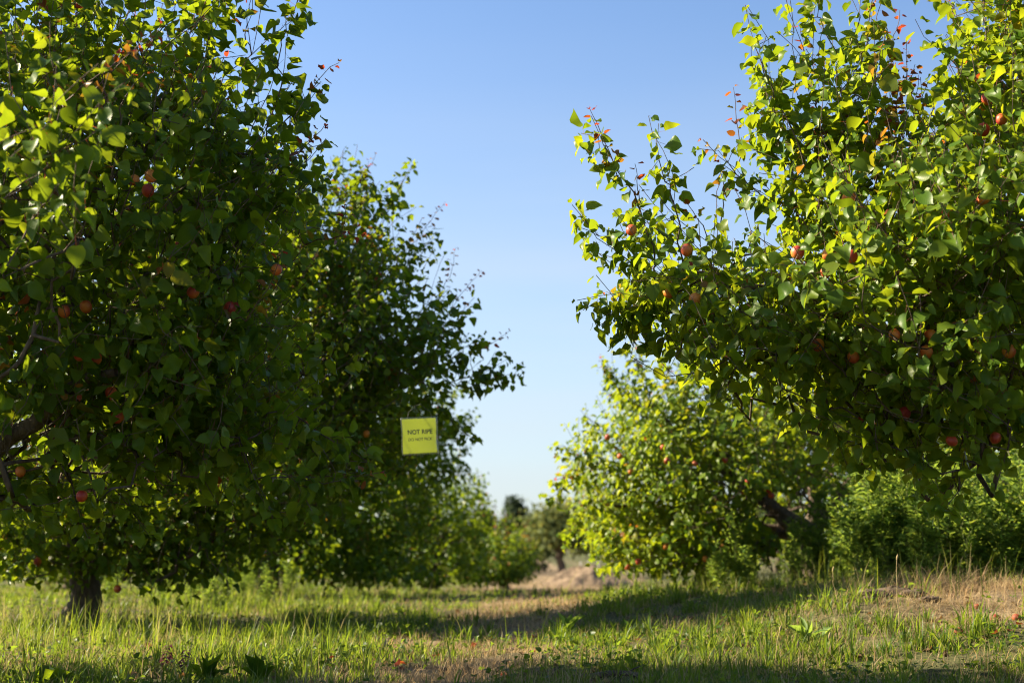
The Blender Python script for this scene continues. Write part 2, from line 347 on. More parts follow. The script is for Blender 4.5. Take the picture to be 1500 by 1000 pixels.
# ------------------------------------------------------------------ orchard trees
def orchard_tree(label, base, fork_h, trunk_r, limbs, lobes, seed, dens=110, leaf=0.068, seg=4, pet=True, lean=(0, 0),
                 shoots=(), red_shoots=(), fruit=(), n_fruit=0, keepout=(), twig_far=False, tint=(0.15, 0.75), red_p=0.08, name="apricot_tree",
                 group="apricot trees in the orchard rows", shoot_len=(0.22, 0.5), up=0.55, spacing=0.034, mat=None, fork=None, limb_r=0.055, min_z=0.12):
    r = np.random.default_rng(seed)
    base = np.array([base[0], base[1], float(ground_z(base[0], base[1]))-0.03])
    root = empty(name, base, label, "tree", group)
    fork = np.array(fork, float) if fork is not None else base + np.array([lean[0], lean[1], fork_h])
    mat = mat or M_LEAF
    # --- crown volume -> shoot starts
    S0, S1, cen_all = [], [], np.mean([l_[0] for l_ in lobes], 0)
    for c_, rad, dm in lobes:
        c_, rad = np.array(c_), np.array(rad)
        n_ = int(dens*dm*4.19*rad[0]*rad[1]*rad[2])
        u = norm(r.normal(0, 1, (n_, 3))); q = r.random(n_)**(1/3)
        q = np.where(q < 0.45, q*0.5+0.45, q)
        bump = 0.78+0.44*fbm(u[:, 0]*1.7+seed+u[:, 2]*2.1, u[:, 1]*1.7+u[:, 2]*1.3+5)
        P = c_ + u*q[:, None]*rad*bump[:, None]
        out = norm(u*rad.mean()/rad)*0.5 + norm(P-fork)*0.35
        d = norm(out + np.array([0, 0, up]) + r.normal(0, 0.33, (n_, 3)))
        ln = r.uniform(*shoot_len, n_)*(0.6+0.5*q)
        e = P + d*(ln*0.25)[:, None]
        S0.append(e - d*ln[:, None]); S1.append(e)
    spurs = []
    for a_, b_ in shoots:                           # short leafy spurs along the long shoots
        for t in np.arange(0.18, 0.93, 0.075/np.linalg.norm(b_-a_)):
            d = norm(norm(b_-a_)*0.55 + r.normal(0, .55, 3)); p_ = a_+(b_-a_)*t + r.normal(0, .012, 3)
            spurs.append((p_, p_+d*r.uniform(.07, .17)*(1.15-.55*t)))
    shoots = spurs + list(shoots)
    for a_, b_ in shoots:
        S0.append(np.array([a_])); S1.append(np.array([b_]))
    S0, S1 = np.vstack(S0), np.vstack(S1)
    ok = S0[:, 2] > min_z + ground_z(S0[:, 0], S0[:, 1])
    ok &= S1[:, 2] > 0.1 + ground_z(S1[:, 0], S1[:, 1])
    S0, S1 = S0[ok], S1[ok]
    n_exp = len(shoots)
    # --- skeleton: scaffold limbs, then each shoot joined to the nearest node
    NP, PAR, LID, ISL = [fork], [-1], [0], [0]
    RADL = [trunk_r*0.8]
    for li, tip in enumerate(limbs):
        tip = np.array(tip, float); k = max(5, int(np.linalg.norm(tip-fork)/0.12))
        pts = wobble_line(fork, tip, k, 0.045*np.linalg.norm(tip-fork), np.random.default_rng(seed*31+li), 0.12)
        prev = 0
        for j in range(1, k+1):
            NP.append(pts[j]); PAR.append(prev); LID.append(li); ISL.append(1)
            RADL.append(limb_r*(1-0.80*j/k)); prev = len(NP)-1
    cap = len(NP) + len(S0)*30
    A = np.zeros((cap, 3)); A[:len(NP)] = NP; cnt = len(NP)
    PAR, LID, RADL = list(PAR), list(LID), list(RADL)
    order = np.argsort(np.linalg.norm(S0-fork, axis=1))
    fd = np.zeros(cap); fd[:cnt] = np.linalg.norm(A[:cnt]-fork, axis=1)
    kids = [0]*cap
    shoot_nodes = []
    for s in order:
        p0 = S0[s]; dd = np.linalg.norm(p0-fork)
        dist = np.linalg.norm(A[:cnt]-p0, axis=1) + np.where(fd[:cnt] > dd, 0.25, 0.0)
        pn = int(dist.argmin()); gap = np.linalg.norm(A[pn]-p0)
        k = max(1, int(gap/0.09))
        pts = wobble_line(A[pn], p0, k, 0.10*gap, r, 0.12*gap)
        prev = pn
        for j in range(1, k+1):
            A[cnt] = pts[j]; PAR.append(prev); LID.append(LID[prev] if prev else 0); RADL.append(0); fd[cnt] = np.linalg.norm(pts[j]-fork); prev = cnt; cnt += 1
        ln = np.linalg.norm(S1[s]-p0); m_ = max(3, int(ln/0.07))
        pts = wobble_line(p0, S1[s], m_, 0.07*ln, r, -0.10*ln)
        for j in range(1, m_+1):
            A[cnt] = pts[j]; PAR.append(prev); LID.append(LID[prev]); RADL.append(0); fd[cnt] = 1e9 if j > m_//2 else np.linalg.norm(pts[j]-fork); prev = cnt; cnt += 1
        shoot_nodes.append((s, pts))
    A = A[:cnt]
    # --- leaves along the shoots
    LP, LD, LT = [], [], []
    for s, pts in shoot_nodes:
        seglen = np.linalg.norm(np.diff(pts, axis=0), axis=1); tot = seglen.sum(); cum = np.concatenate([[0], np.cumsum(seglen)])
        k = max(4, int(tot/(spacing*(0.62 if s >= len(S0)-n_exp else 1)))); w = np.linspace(0.10, 1, k)*tot
        LP.append(np.stack([np.interp(w, cum, pts[:, a_]) for a_ in range(3)], -1))
        ax = norm(pts[-1]-pts[0]); LD.append(np.repeat(ax[None], k, 0))
        is_red = r.random() < red_p*(1.7 if ax[2] > 0.6 else 0.7)
        tt = np.linspace(0, 1, k); LT.append(np.stack([tt, sstep(0.5, 1.0, tt)*is_red, np.full(k, r.uniform(-.12, .12))], -1))
    LP, AX, LT = np.vstack(LP), np.vstack(LD), np.vstack(LT)
    n_ = len(LP)
    phi = np.arange(n_)*2.4 + r.normal(0, 0.5, n_)
    ra = norm(np.cross(AX, np.array([0.3, 0.2, 1.0]))); rb = np.cross(AX, ra)
    radial = np.cos(phi)[:, None]*ra + np.sin(phi)[:, None]*rb
    outv = norm(LP - cen_all)
    D = norm(radial*0.8 + AX*0.25 + np.array([0, 0, -0.62]) + outv*0.15 + r.normal(0, 0.28, (n_, 3)))
    N = norm(np.array([0, 0, 0.40]) + outv*0.5 + np.array(sun_v)*0.42 + AX*0.2 + r.normal(0, 0.42, (n_, 3)))   # blades turn to the light
    L = leaf*(0.55+0.62*r.random(n_))*(1-0.42*np.clip(LT[:, 0]-0.78, 0, 1)/0.22)
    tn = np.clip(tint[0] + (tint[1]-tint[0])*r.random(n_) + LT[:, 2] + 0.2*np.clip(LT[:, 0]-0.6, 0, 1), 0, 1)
    rd = np.clip(LT[:, 1]*(0.3+0.75*r.random(n_)) + (r.random(n_) < 0.002)*0.8, 0, 1)
    L = L*(1-0.35*(rd > 0.3))
    keep = np.ones(n_, bool)
    mid = LP + D*(L*0.9)[:, None]
    for a_, b_, rr in keepout:                      # air kept free (in front of a fruit or the sign)
        ab = b_-a_; t = np.clip(((mid-a_)@ab)/(ab@ab), 0, 1)
        keep &= np.linalg.norm(mid - (a_+t[:, None]*ab), axis=1) > rr
    keep &= mid[:, 2] > ground_z(mid[:, 0], mid[:, 1]) + 0.06
    # --- fruit: at the front of the crown, or scattered near its surface
    fr = []
    px, py, dep = project(mid)
    for fx, fy in fruit:
        near = (np.hypot(px-fx, py-fy) < 45) & keep
        dq = np.percentile(mid[near, 1], 12) if near.sum() > 8 else base[1]-1
        P = at(fx, fy, dq); fr.append((P, r.uniform(0.019, 0.024)))
        ab = CAM-P; ab = ab/np.linalg.norm(ab)*0.9; t = np.clip(((mid-P)@ab)/(ab@ab), 0, 1)
        dd = np.linalg.norm(mid - (P+t[:, None]*ab), axis=1)
        keep &= ~((dd < 0.024) & (r.random(n_) < 0.5) | ((dd < 0.040) & (r.random(n_) < 0.2)))
    idx = np.where(keep)[0]
    if n_fruit:
        w = np.einsum('ij,ij->i', norm(LP[idx]-fork), norm(np.array([-0.3, -1, 0.1])[None])) + r.random(len(idx))*1.2
        for s in idx[np.argsort(-w)[:n_fruit*12:12]]:
            fr.append((mid[s] + np.array([0, -0.03, -0.01]), r.uniform(0.020, 0.025)))
    LP, D, N, L, tn, rd = LP[keep], D[keep], N[keep], L[keep], tn[keep], rd[keep]
    V, Fc, at_ = leaf_arrays(LP, D, N, L, tn, rd, seg, pet, r=r)
    mesh("crown", V-base, Fc, mat, root, at_)
    # --- wood: pipe-model radii
    par = np.array(PAR); w = np.zeros(cnt); child = [[] for _ in range(cnt)]
    for k in range(1, cnt): child[par[k]].append(k)
    for k in range(cnt-1, 0, -1):
        if not child[k]: w[k] = 1
        w[par[k]] += w[k]
    rad = np.maximum(0.0013*np.maximum(w, 1)**0.45, np.array(RADL)); rad = np.minimum(rad, trunk_r*0.8)
    chains = {}
    stack = [(0, c_) for c_ in child[0]]
    while stack:
        p_, k = stack.pop(); run = [p_]
        while True:
            run.append(k)
            if not child[k]: break
            cs = sorted(child[k], key=lambda c_: -rad[c_]); stack += [(k, c_) for c_ in cs[1:]]; k = cs[0]
        run = np.array(run); rr = rad[run].copy(); rr[0] = min(rr[0], rr[1]*1.25)
        if twig_far and rr.max() < 0.004: continue
        s = 4 if rr.max() < 0.004 else (6 if rr.max() < 0.015 else 10)
        chains.setdefault(LID[run[1]], []).append((A[run]-base, rr, s))
    # trunk with flare and knots
    tp = wobble_line(base, fork, 9, 0.05, r); t = np.linspace(0, 1, 10)
    tr = trunk_r*(1+0.45*np.exp(-t*7))*(1-0.16*t)*(1+r.normal(0, 0.05, 10)); tr[-1] *= 0.7
    V, Fc = tubes([(tp-base, tr, 16)])
    trunk = mesh("trunk", V, Fc, M_BARK, root)
    for f_, fr_ in fr:                              # fruit spurs
        k = int(np.argmin(np.linalg.norm(A-f_, axis=1)))
        chains.setdefault(LID[k], []).append((wobble_line(A[k], f_+np.array([0, 0, fr_*0.95]), 3, 0.01, r)-base, np.full(4, 0.0016), 4))
    for k in sorted(chains):
        V, Fc = tubes(chains[k]); mesh("limb", V, Fc, M_BARK if not twig_far else M_BARK, trunk)
    for f_, fr_ in fr:
        apricot_mesh("apricot", root, f_-base, fr_, (r.normal(0, .3), r.normal(0, .3), r.uniform(0, 6.28)))
    # --- young red shoots that stand out of the crown
    for a_, b_ in red_shoots:
        a_, b_ = np.array(a_), np.array(b_); ln = np.linalg.norm(b_-a_); k = max(7, int(ln/0.02))
        pts = wobble_line(a_, b_, 8, 0.05*ln, r)
        dv = A-a_; j = int(np.argmin(np.hypot(dv[:, 0], dv[:, 1])*1.6 + np.abs(dv[:, 2]) + 3*np.maximum(0, dv[:, 2]+.02))); con = wobble_line(A[j], a_, 3, 0.02, r)
        V1, F1 = tubes([(np.vstack([con[:-1], pts])-base, np.linspace(0.0026, 0.0010, len(pts)+3), 4)])
        w = np.linspace(0.05, 1, k); Pl = np.stack([np.interp(w*8, np.arange(9), pts[:, q_]) for q_ in range(3)], -1)
        ax = norm(b_-a_); ra = norm(np.cross(ax, np.array([.3, .2, 1.]))); rb = np.cross(ax, ra); ph = np.arange(k)*2.4
        Dl = norm(np.cos(ph)[:, None]*ra + np.sin(ph)[:, None]*rb + ax*0.5 + r.normal(0, .3, (k, 3)) - np.array([0, 0, .3]))
        Nl = norm(ax + r.normal(0, .5, (k, 3))+np.array([0, 0, .4]))
        V2, F2, at2 = leaf_arrays(Pl, Dl, Nl, leaf*np.linspace(0.68, 0.34, k)*(0.8+.4*r.random(k)), r.uniform(.3, .8, k), np.clip(np.linspace(0.3, 1.05, k)+r.normal(0, .22, k), 0, 1), 4, True, r=r)
        o1 = mesh("young_shoot", V1, F1, M_TWIG, root); o1["label"] = "young shoot with reddish new leaves"
        mesh("foliage", V2-base, F2, mat, o1, at2)
    return root

def lobe(px, py, y, rx, ry, rd, dm=1.0):
    return (at(px, py, y), (rx*y/F_PX, rd, ry*y/F_PX), dm)
def sh(px0, py0, px1, py1, y0, y1=None):
    return (at(px0, py0, y0), at(px1, py1, y1 if y1 else y0))

# ------------------------------------------------------------------ the sign's place (kept clear of leaves)
SIGN_Y = 7.7
SIGN_C = at(615, 638, SIGN_Y)
sign_air = [(SIGN_C + np.array([dx, 0.05, dz]), SIGN_C + np.array([dx*0.85, -1.6, dz]), 0.085) for dx in (-.07, .07) for dz in (-.075, .03)]
sign_air += [(SIGN_C, SIGN_C + np.array(sun_v)*4.0, 0.13)]   # the gap in the crown through which the sun reaches the sign's back

# ------------------------------------------------------------------ the orchard
orchard_tree("large shady apricot tree with a dark low limb and a cluster of red apricots",
    (-2.9, 5.6), 0.75, 0.12,
    limbs=[at(170, 545, 4.9), at(200, 120, 5.2), at(-200, -100, 5.6), at(-750, 100, 5.4), at(-500, 0, 4.6), at(-400, 300, 7.0)],
    lobes=[lobe(170, 320, 5.2, 270, 330, 1.05, 1.15), lobe(-250, 230, 5.5, 440, 440, 1.5, .3), lobe(170, 10, 5.2, 240, 170, .7, .75), lobe(70, 210, 3.9, 150, 170, 0.35, .7),
           lobe(310, 520, 5.5, 170, 200, 0.8, 1.2), lobe(120, 610, 5.4, 230, 150, 0.9, 1.0), lobe(370, 200, 5.3, 90, 150, .6), lobe(-330, 20, 5.6, 400, 230, 1.4, .25)],
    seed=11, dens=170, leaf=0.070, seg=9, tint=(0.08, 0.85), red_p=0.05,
    shoots=[sh(390, 190, 436, 0, 5.2), sh(380, 230, 470, 120, 5.2), sh(400, 330, 470, 240, 5.3), sh(300, 90, 330, -60, 5.1), sh(380, 700, 530, 690, 5.2), sh(420, 600, 560, 690, 5.4), sh(350, 640, 400, 760, 5.2), sh(90, 680, 130, 790, 5.2), sh(150, 700, 220, 780, 5.3)],
    red_shoots=[sh(420, 175, 497, 92, 5.2), sh(410, 260, 478, 180, 5.2), sh(95, 150, 215, 52, 4.0), sh(175, 160, 212, 108, 4.3), sh(150, 110, 235, 40, 4.3), sh(60, 60, 110, 5, 4.6), sh(140, 130, 190, 75, 4.2), sh(500, 345, 508, 300, 5.3), sh(400, 250, 455, 205, 5.1), sh(360, 470, 412, 372, 4.7), sh(360, 60, 366, -10, 5.2), sh(500, 700, 560, 690, 5.2), sh(250, 120, 285, 20, 5.0), sh(440, 330, 525, 345, 5.2)],
    fruit=[(197, 264), (221, 258), (217, 279), (126, 449), (94, 456), (117, 519), (140, 525), (337, 451), (283, 428), (120, 726), (163, 575), (30, 690), (172, 610), (405, 395)], n_fruit=0,
    keepout=[(at(-10, 680, 5.1), at(-10, 680, 3.2), 0.11), (at(40, 645, 5.0), at(40, 645, 3.2), 0.08), (at(78, 615, 5.0), at(78, 615, 3.2), 0.05), sign_air[-1]] + [(np.array(g_), np.array(g_)+np.array(sun_v)*7, q_) for g_, q_ in (((-.58, 5.35, .05), .17), ((-.25, 5.65, .05), .13), ((.25, 6.1, .05), .12), ((1.5, 5.6, .1), .10), ((-1.2, 5.4, .05), .14))], fork=(-2.75, 5.55, 0.38), limb_r=0.072, min_z=0.62)

orchard_tree("broad dark apricot tree carrying the yellow sign, its thick trunk in tall grass",
    (-2.86, 9.5), 0.62, 0.102,
    limbs=[at(560, 480, 8.9), at(420, 300, 9.2), at(250, 300, 9.6), at(20, 350, 9.3), at(330, 600, 8.6), at(60, 560, 10.6), at(480, 560, 9.8)],
    lobes=[lobe(400, 470, 9.1, 230, 210, 1.2, 1.0), lobe(450, 330, 9.1, 150, 120, .8), lobe(260, 380, 9.6, 260, 210, 1.3, .45), lobe(560, 470, 8.9, 120, 140, .8, 1.0), lobe(620, 530, 8.9, 95, 60, .6), lobe(570, 620, 9.2, 90, 70, .7, .9),
           lobe(80, 520, 9.6, 330, 240, 1.6, .3), lobe(400, 660, 9.0, 190, 110, 1.0, 1.0), lobe(200, 700, 9.2, 160, 90, .8, .9), lobe(-100, 650, 9.6, 160, 120, 1, .7), lobe(140, 775, 9.3, 210, 55, .8, 1.0), lobe(60, 800, 9.0, 110, 42, .6, 1.0), lobe(250, 805, 9.0, 120, 40, .6, 1.0), lobe(330, 770, 9.2, 120, 60, .7, .8)],
    seed=23, dens=132, leaf=0.070, seg=6, tint=(0.08, 0.85), red_p=0.05,
    shoots=[sh(560, 330, 606, 240, 9), sh(590, 400, 640, 340, 9), sh(640, 500, 690, 455, 9), sh(640, 540, 705, 490, 8.9), sh(660, 560, 745, 525, 8.9), sh(670, 570, 762, 548, 8.9), sh(640, 590, 690, 640, 9), sh(600, 480, 660, 420, 9), sh(520, 330, 545, 260, 9), sh(480, 700, 560, 720, 9)],
    red_shoots=[sh(600, 360, 652, 296, 9), sh(520, 310, 540, 236, 9), sh(640, 440, 668, 362, 9), sh(650, 470, 705, 396, 9), sh(560, 370, 530, 330, 8.4), sh(690, 520, 745, 485, 8.9)],
    fruit=[(453, 620), (537, 635), (172, 862), (320, 712)], n_fruit=4, keepout=sign_air, limb_r=0.06)

orchard_tree("apricot tree with a pale trunk foot, behind the tree with the sign",
    (-2.45, 14.6), 0.75, 0.11,
    limbs=[at(560, 680, 14.2), at(480, 560, 14.6), at(330, 560, 15), at(420, 700, 13.6), at(200, 650, 14.8)],
    lobes=[lobe(540, 690, 14.3, 140, 150, 1.3), lobe(600, 640, 14.2, 90, 100, .8), lobe(400, 600, 14.8, 200, 170, 1.5, .8), lobe(480, 800, 14.0, 120, 60, .8, .9), lobe(250, 650, 15, 150, 150, 1.2, .7), lobe(330, 790, 14.6, 150, 60, 1, .8), lobe(540, 825, 14.0, 110, 45, .8, .9)],
    seed=31, dens=115, leaf=0.072, seg=3, pet=False, spacing=0.036, tint=(0.1, 0.8), red_p=0.08,
    shoots=[sh(640, 640, 695, 615, 14.2), sh(640, 590, 690, 560, 14.2), sh(640, 680, 690, 690, 14.2)], n_fruit=8, twig_far=True)

orchard_tree("rounded apricot tree near the end of the shady row, foliage down to the ground",
    (-1.1, 19.6), 0.6, 0.10,
    limbs=[at(680, 760, 19.4), at(620, 700, 19.6), at(560, 740, 20)],
    lobes=[lobe(640, 765, 19.6, 85, 85, 1.2), lobe(690, 745, 19.2, 42, 55, .6, .9), lobe(560, 760, 19.8, 110, 90, 1.2, .8), lobe(640, 825, 19.2, 95, 45, 1.0, 1.0), lobe(520, 825, 19.5, 90, 45, 1, .9)],
    seed=37, dens=120, leaf=0.075, seg=2, pet=False, tint=(0.1, 0.8), red_p=0.10, shoots=[sh(690, 730, 705, 690, 19.2), sh(660, 700, 672, 655, 19.2), sh(700, 770, 727, 735, 19)], n_fruit=6, twig_far=True)

orchard_tree("small low apricot tree with a reddish top beside the dirt mound",
    (-0.1, 23.5), 0.35, 0.06,
    limbs=[at(740, 770, 23.4), at(765, 800, 23.3), at(705, 800, 23.6)],
    lobes=[lobe(735, 822, 23.2, 58, 46, .8, 2.6), lobe(700, 838, 23.0, 45, 30, .6, 2.0), lobe(745, 780, 23.4, 34, 32, .4), lobe(690, 830, 23.4, 50, 40, .6)],
    seed=41, dens=170, leaf=0.07, seg=2, pet=False, tint=(0.0, 0.6), red_p=0.22, shoots=[sh(740, 780, 745, 745, 23.4)], red_shoots=[sh(742, 790, 742, 752, 23.2), sh(765, 800, 772, 762, 23.2), sh(730, 785, 724, 755, 23.2)], n_fruit=4, twig_far=True)

orchard_tree("tall sunlit apricot tree whose bright crown overhangs the dry bank",
    (2.62, 5.7), 0.8, 0.12,
    limbs=[at(1180, 420, 5.3), at(1000, 400, 5.4), at(1280, 200, 5.4), at(1480, 60, 5.6), at(1700, -200, 5.6), at(2050, 100, 5.7), at(1400, 560, 5.0), at(1800, 300, 7.0), at(1550, 250, 4.4)],
    lobes=[lobe(1300, 420, 5.2, 250, 190, 1.1, 1.15), lobe(1600, 260, 5.6, 300, 330, 1.5, .6), lobe(1240, 240, 5.2, 150, 130, .7, 1.0), lobe(1200, 110, 5.2, 110, 120, .45, .45), lobe(1000, 380, 5.3, 120, 110, .55, .95), lobe(1110, 460, 5.2, 160, 100, .7, 1.0),
           lobe(1360, 560, 5.0, 190, 105, .6, 1.0), lobe(1480, 260, 4.6, 130, 200, .5, .9), lobe(1470, 60, 5.3, 110, 130, .6, .6), lobe(1950, 250, 5.8, 400, 330, 1.5, .3), lobe(1750, -180, 5.6, 450, 250, 1.4, .3)],
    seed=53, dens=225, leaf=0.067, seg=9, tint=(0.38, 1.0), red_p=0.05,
    shoots=[sh(960, 390, 866, 170, 5.3), sh(1000, 380, 950, 170, 5.3), sh(960, 420, 838, 300, 5.3), sh(1120, 370, 845, 440, 5.2), sh(1010, 420, 870, 470, 5.2), sh(1160, 320, 1030, 205, 5.2), sh(1150, 250, 1095, 10, 5.2), sh(1180, 250, 1100, 60, 5.1),
            sh(1200, 240, 1200, -20, 5.2), sh(1235, 260, 1260, 0, 5.2), sh(1210, 260, 1290, -40, 5.0), sh(1270, 250, 1295, 40, 5.3), sh(1140, 240, 1120, 110, 5.3), sh(1450, 200, 1375, 60, 5.0), sh(1400, 200, 1440, 10, 5.2), sh(1450, 170, 1480, 0, 5.2),
            sh(1340, 620, 1380, 745, 4.9), sh(1420, 620, 1390, 720, 5.0), sh(1200, 540, 1240, 680, 5.0), sh(1090, 520, 1050, 580, 5.1), sh(960, 430, 915, 470, 5.2), sh(1010, 470, 940, 490, 5.2), sh(1480, 600, 1470, 680, 4.8), sh(1280, 600, 1290, 690, 4.9)],
    red_shoots=[sh(905, 260, 863, 158, 5.3), sh(1085, 230, 1074, 128, 5.3), sh(1320, 200, 1328, 60, 5.3), sh(1290, 190, 1297, 70, 5.4), sh(1318, 190, 1340, 95, 5.2), sh(1312, 210, 1316, 120, 5.1), sh(1300, 240, 1308, 150, 5.05), sh(1335, 160, 1330, 75, 5.5), sh(1210, 240, 1190, 160, 5.1), sh(1305, 210, 1305, 90, 5.3), sh(1335, 220, 1345, 110, 5.3), sh(1300, 120, 1318, 15, 5.3), sh(1430, 180, 1425, 88, 5.3), sh(940, 300, 930, 240, 5.3), sh(1030, 330, 1000, 290, 5.3), sh(1180, 130, 1172, 40, 5.3), sh(1060, 300, 1055, 240, 5.2)],
    fruit=[(1446, 145), (1467, 175), (1440, 190), (1388, 312), (1441, 292), (1243, 290), (925, 337), (1006, 366), (980, 427), (1018, 438), (1168, 370), (1213, 373), (1247, 376), (1363, 491), (1357, 515), (1478, 514), (1250, 523), (1458, 641), (1394, 645), (1325, 605), (1310, 490), (1198, 505), (1210, 398)],
    limb_r=0.055, min_z=0.6)

orchard_tree("wide sunlit yellow green apricot tree with a leaning forked trunk behind the overhanging tree",
    (2.42, 11.6), 0.28, 0.12,
    limbs=[at(1105, 722, 11.2), at(1190, 690, 11.7), at(1020, 650, 11.0), at(950, 590, 11.0), at(1200, 560, 11.8), at(900, 740, 11.2), at(1340, 620, 12)],
    lobes=[lobe(1040, 690, 10.8, 180, 130, 1.0, .95), lobe(970, 620, 11, 105, 110, .9), lobe(1170, 600, 11.6, 190, 100, 1.3, .9), lobe(900, 765, 11.2, 66, 65, .7, .9), lobe(1000, 785, 10.7, 115, 62, .6, 1.1), lobe(940, 805, 10.9, 85, 45, .6, 1.0), lobe(860, 680, 11, 55, 55, .5, .8),
           lobe(1330, 600, 12.2, 160, 120, 1.2, .7), lobe(1230, 690, 12.2, 90, 70, .6, .8), lobe(1090, 720, 10.8, 70, 50, .4, .8)],
    keepout=[(at(1135, 748, 11.5), at(1135, 748, 9.6), .15), (at(1165, 772, 11.5), at(1165, 772, 9.6), .17), (at(1190, 795, 11.5), at(1190, 795, 9.6), .17), (at(1165, 775, 11.4), at(1165, 775, 11.4)+np.array(sun_v)*3.5, .30), (at(1188, 735, 11.5), at(1188, 735, 9.6), .12)],
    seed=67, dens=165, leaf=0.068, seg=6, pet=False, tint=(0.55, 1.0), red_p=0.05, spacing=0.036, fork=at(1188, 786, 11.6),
    shoots=[sh(950, 580, 922, 495, 11), sh(920, 580, 884, 525, 11), sh(990, 560, 965, 520, 11), sh(890, 640, 850, 600, 10.9), sh(870, 680, 822, 650, 10.8), sh(860, 690, 805, 705, 10.8), sh(840, 700, 800, 735, 10.8), sh(860, 740, 830, 790, 11), sh(1010, 560, 1010, 520, 11)],
    red_shoots=[sh(900, 560, 878, 522, 11), sh(940, 540, 930, 498, 11), sh(850, 690, 812, 700, 10.7)],
    fruit=[(971, 655), (908, 668), (1018, 679), (924, 690), (1062, 673), (1056, 748), (935, 822), (919, 830), (1033, 818), (975, 800), (890, 640), (1130, 725)], n_fruit=4, limb_r=0.068)

orchard_tree("yellowish apricot tree peeping out low beyond the leaning one, next to the mound",
    (2.3, 17.5), 0.6, 0.10,
    limbs=[at(900, 720, 17), at(960, 680, 17.4), at(1000, 760, 17)],
    lobes=[lobe(890, 745, 16.8, 62, 75, .9), lobe(960, 700, 17.2, 120, 110, 1.2, .8), lobe(1080, 720, 17.8, 120, 100, 1.2, .6)],
    seed=71, dens=75, leaf=0.075, seg=2, pet=False, tint=(0.5, 1.0), red_p=0.12, n_fruit=6, twig_far=True, shoots=[sh(860, 700, 838, 660, 16.8), sh(850, 760, 826, 780, 16.8)])

orchard_tree("apricot tree behind the tall weeds seen under the overhanging crown",
    (5.2, 14.5), 0.8, 0.10,
    limbs=[at(1400, 640, 14), at(1520, 560, 14.4), at(1600, 600, 14.6)],
    lobes=[lobe(1420, 650, 14.2, 150, 90, 1.2), lobe(1560, 600, 14.6, 180, 150, 1.4, .8), lobe(1290, 670, 14.6, 90, 70, .9, .8)],
    seed=73, dens=60, leaf=0.075, seg=2, pet=False, tint=(0.3, 1.0), n_fruit=3, twig_far=True)

orchard_tree("thin young apricot sapling with a slender dark stem among the tall weeds",
    (3.3, 9.4), 0.62, 0.022,
    limbs=[at(1440, 640, 9.3), at(1500, 650, 9.3), at(1478, 600, 9.5)],
    lobes=[lobe(1455, 665, 9.3, 60, 45, .3, .9), lobe(1490, 620, 9.4, 70, 50, .3, .8)], seed=79, dens=70, leaf=0.06, seg=3, pet=False, tint=(0.5, 1.0), red_p=0, limb_r=0.014)

# second row, seen in full sun under the shady crowns
labels2 = ["sunlit apricot tree of the next row, seen beneath the shady crown beside the dark trunk",
           "sunlit apricot tree of the next row, far back between dark trunk and pale trunk foot",
           "apricot tree of the next row, furthest back and mostly hidden by the shady trees",
           "apricot tree of the next row at the photo's left edge, low leaves in sun"]
for k, (x, y, rr) in enumerate([(-6.6, 21.5, 1.7), (-6.9, 27.5, 1.7), (-6.6, 34, 1.7), (-7.0, 16.0, 1.5)]):
    zc = float(ground_z(x, y))
    orchard_tree(labels2[k], (x, y), 0.7, 0.10, limbs=[(x+rr*.6, y-.3, zc+1.7), (x-rr*.5, y, zc+1.9), (x, y-rr*.6, zc+1.6)],
        lobes=[(np.array([x, y, zc+1.35]), (rr, rr, 1.0), 1.0), (np.array([x+.3, y-.4, zc+.75]), (rr*.9, rr*.8, .5), 1.0), (np.array([x+.2, y-.5, zc+.42]), (rr*1.1, rr*.8, .40), 1.3)],
        seed=90+k, dens=42, leaf=0.085, seg=2, pet=False, tint=(0.35, 1.0), n_fruit=3, twig_far=True)

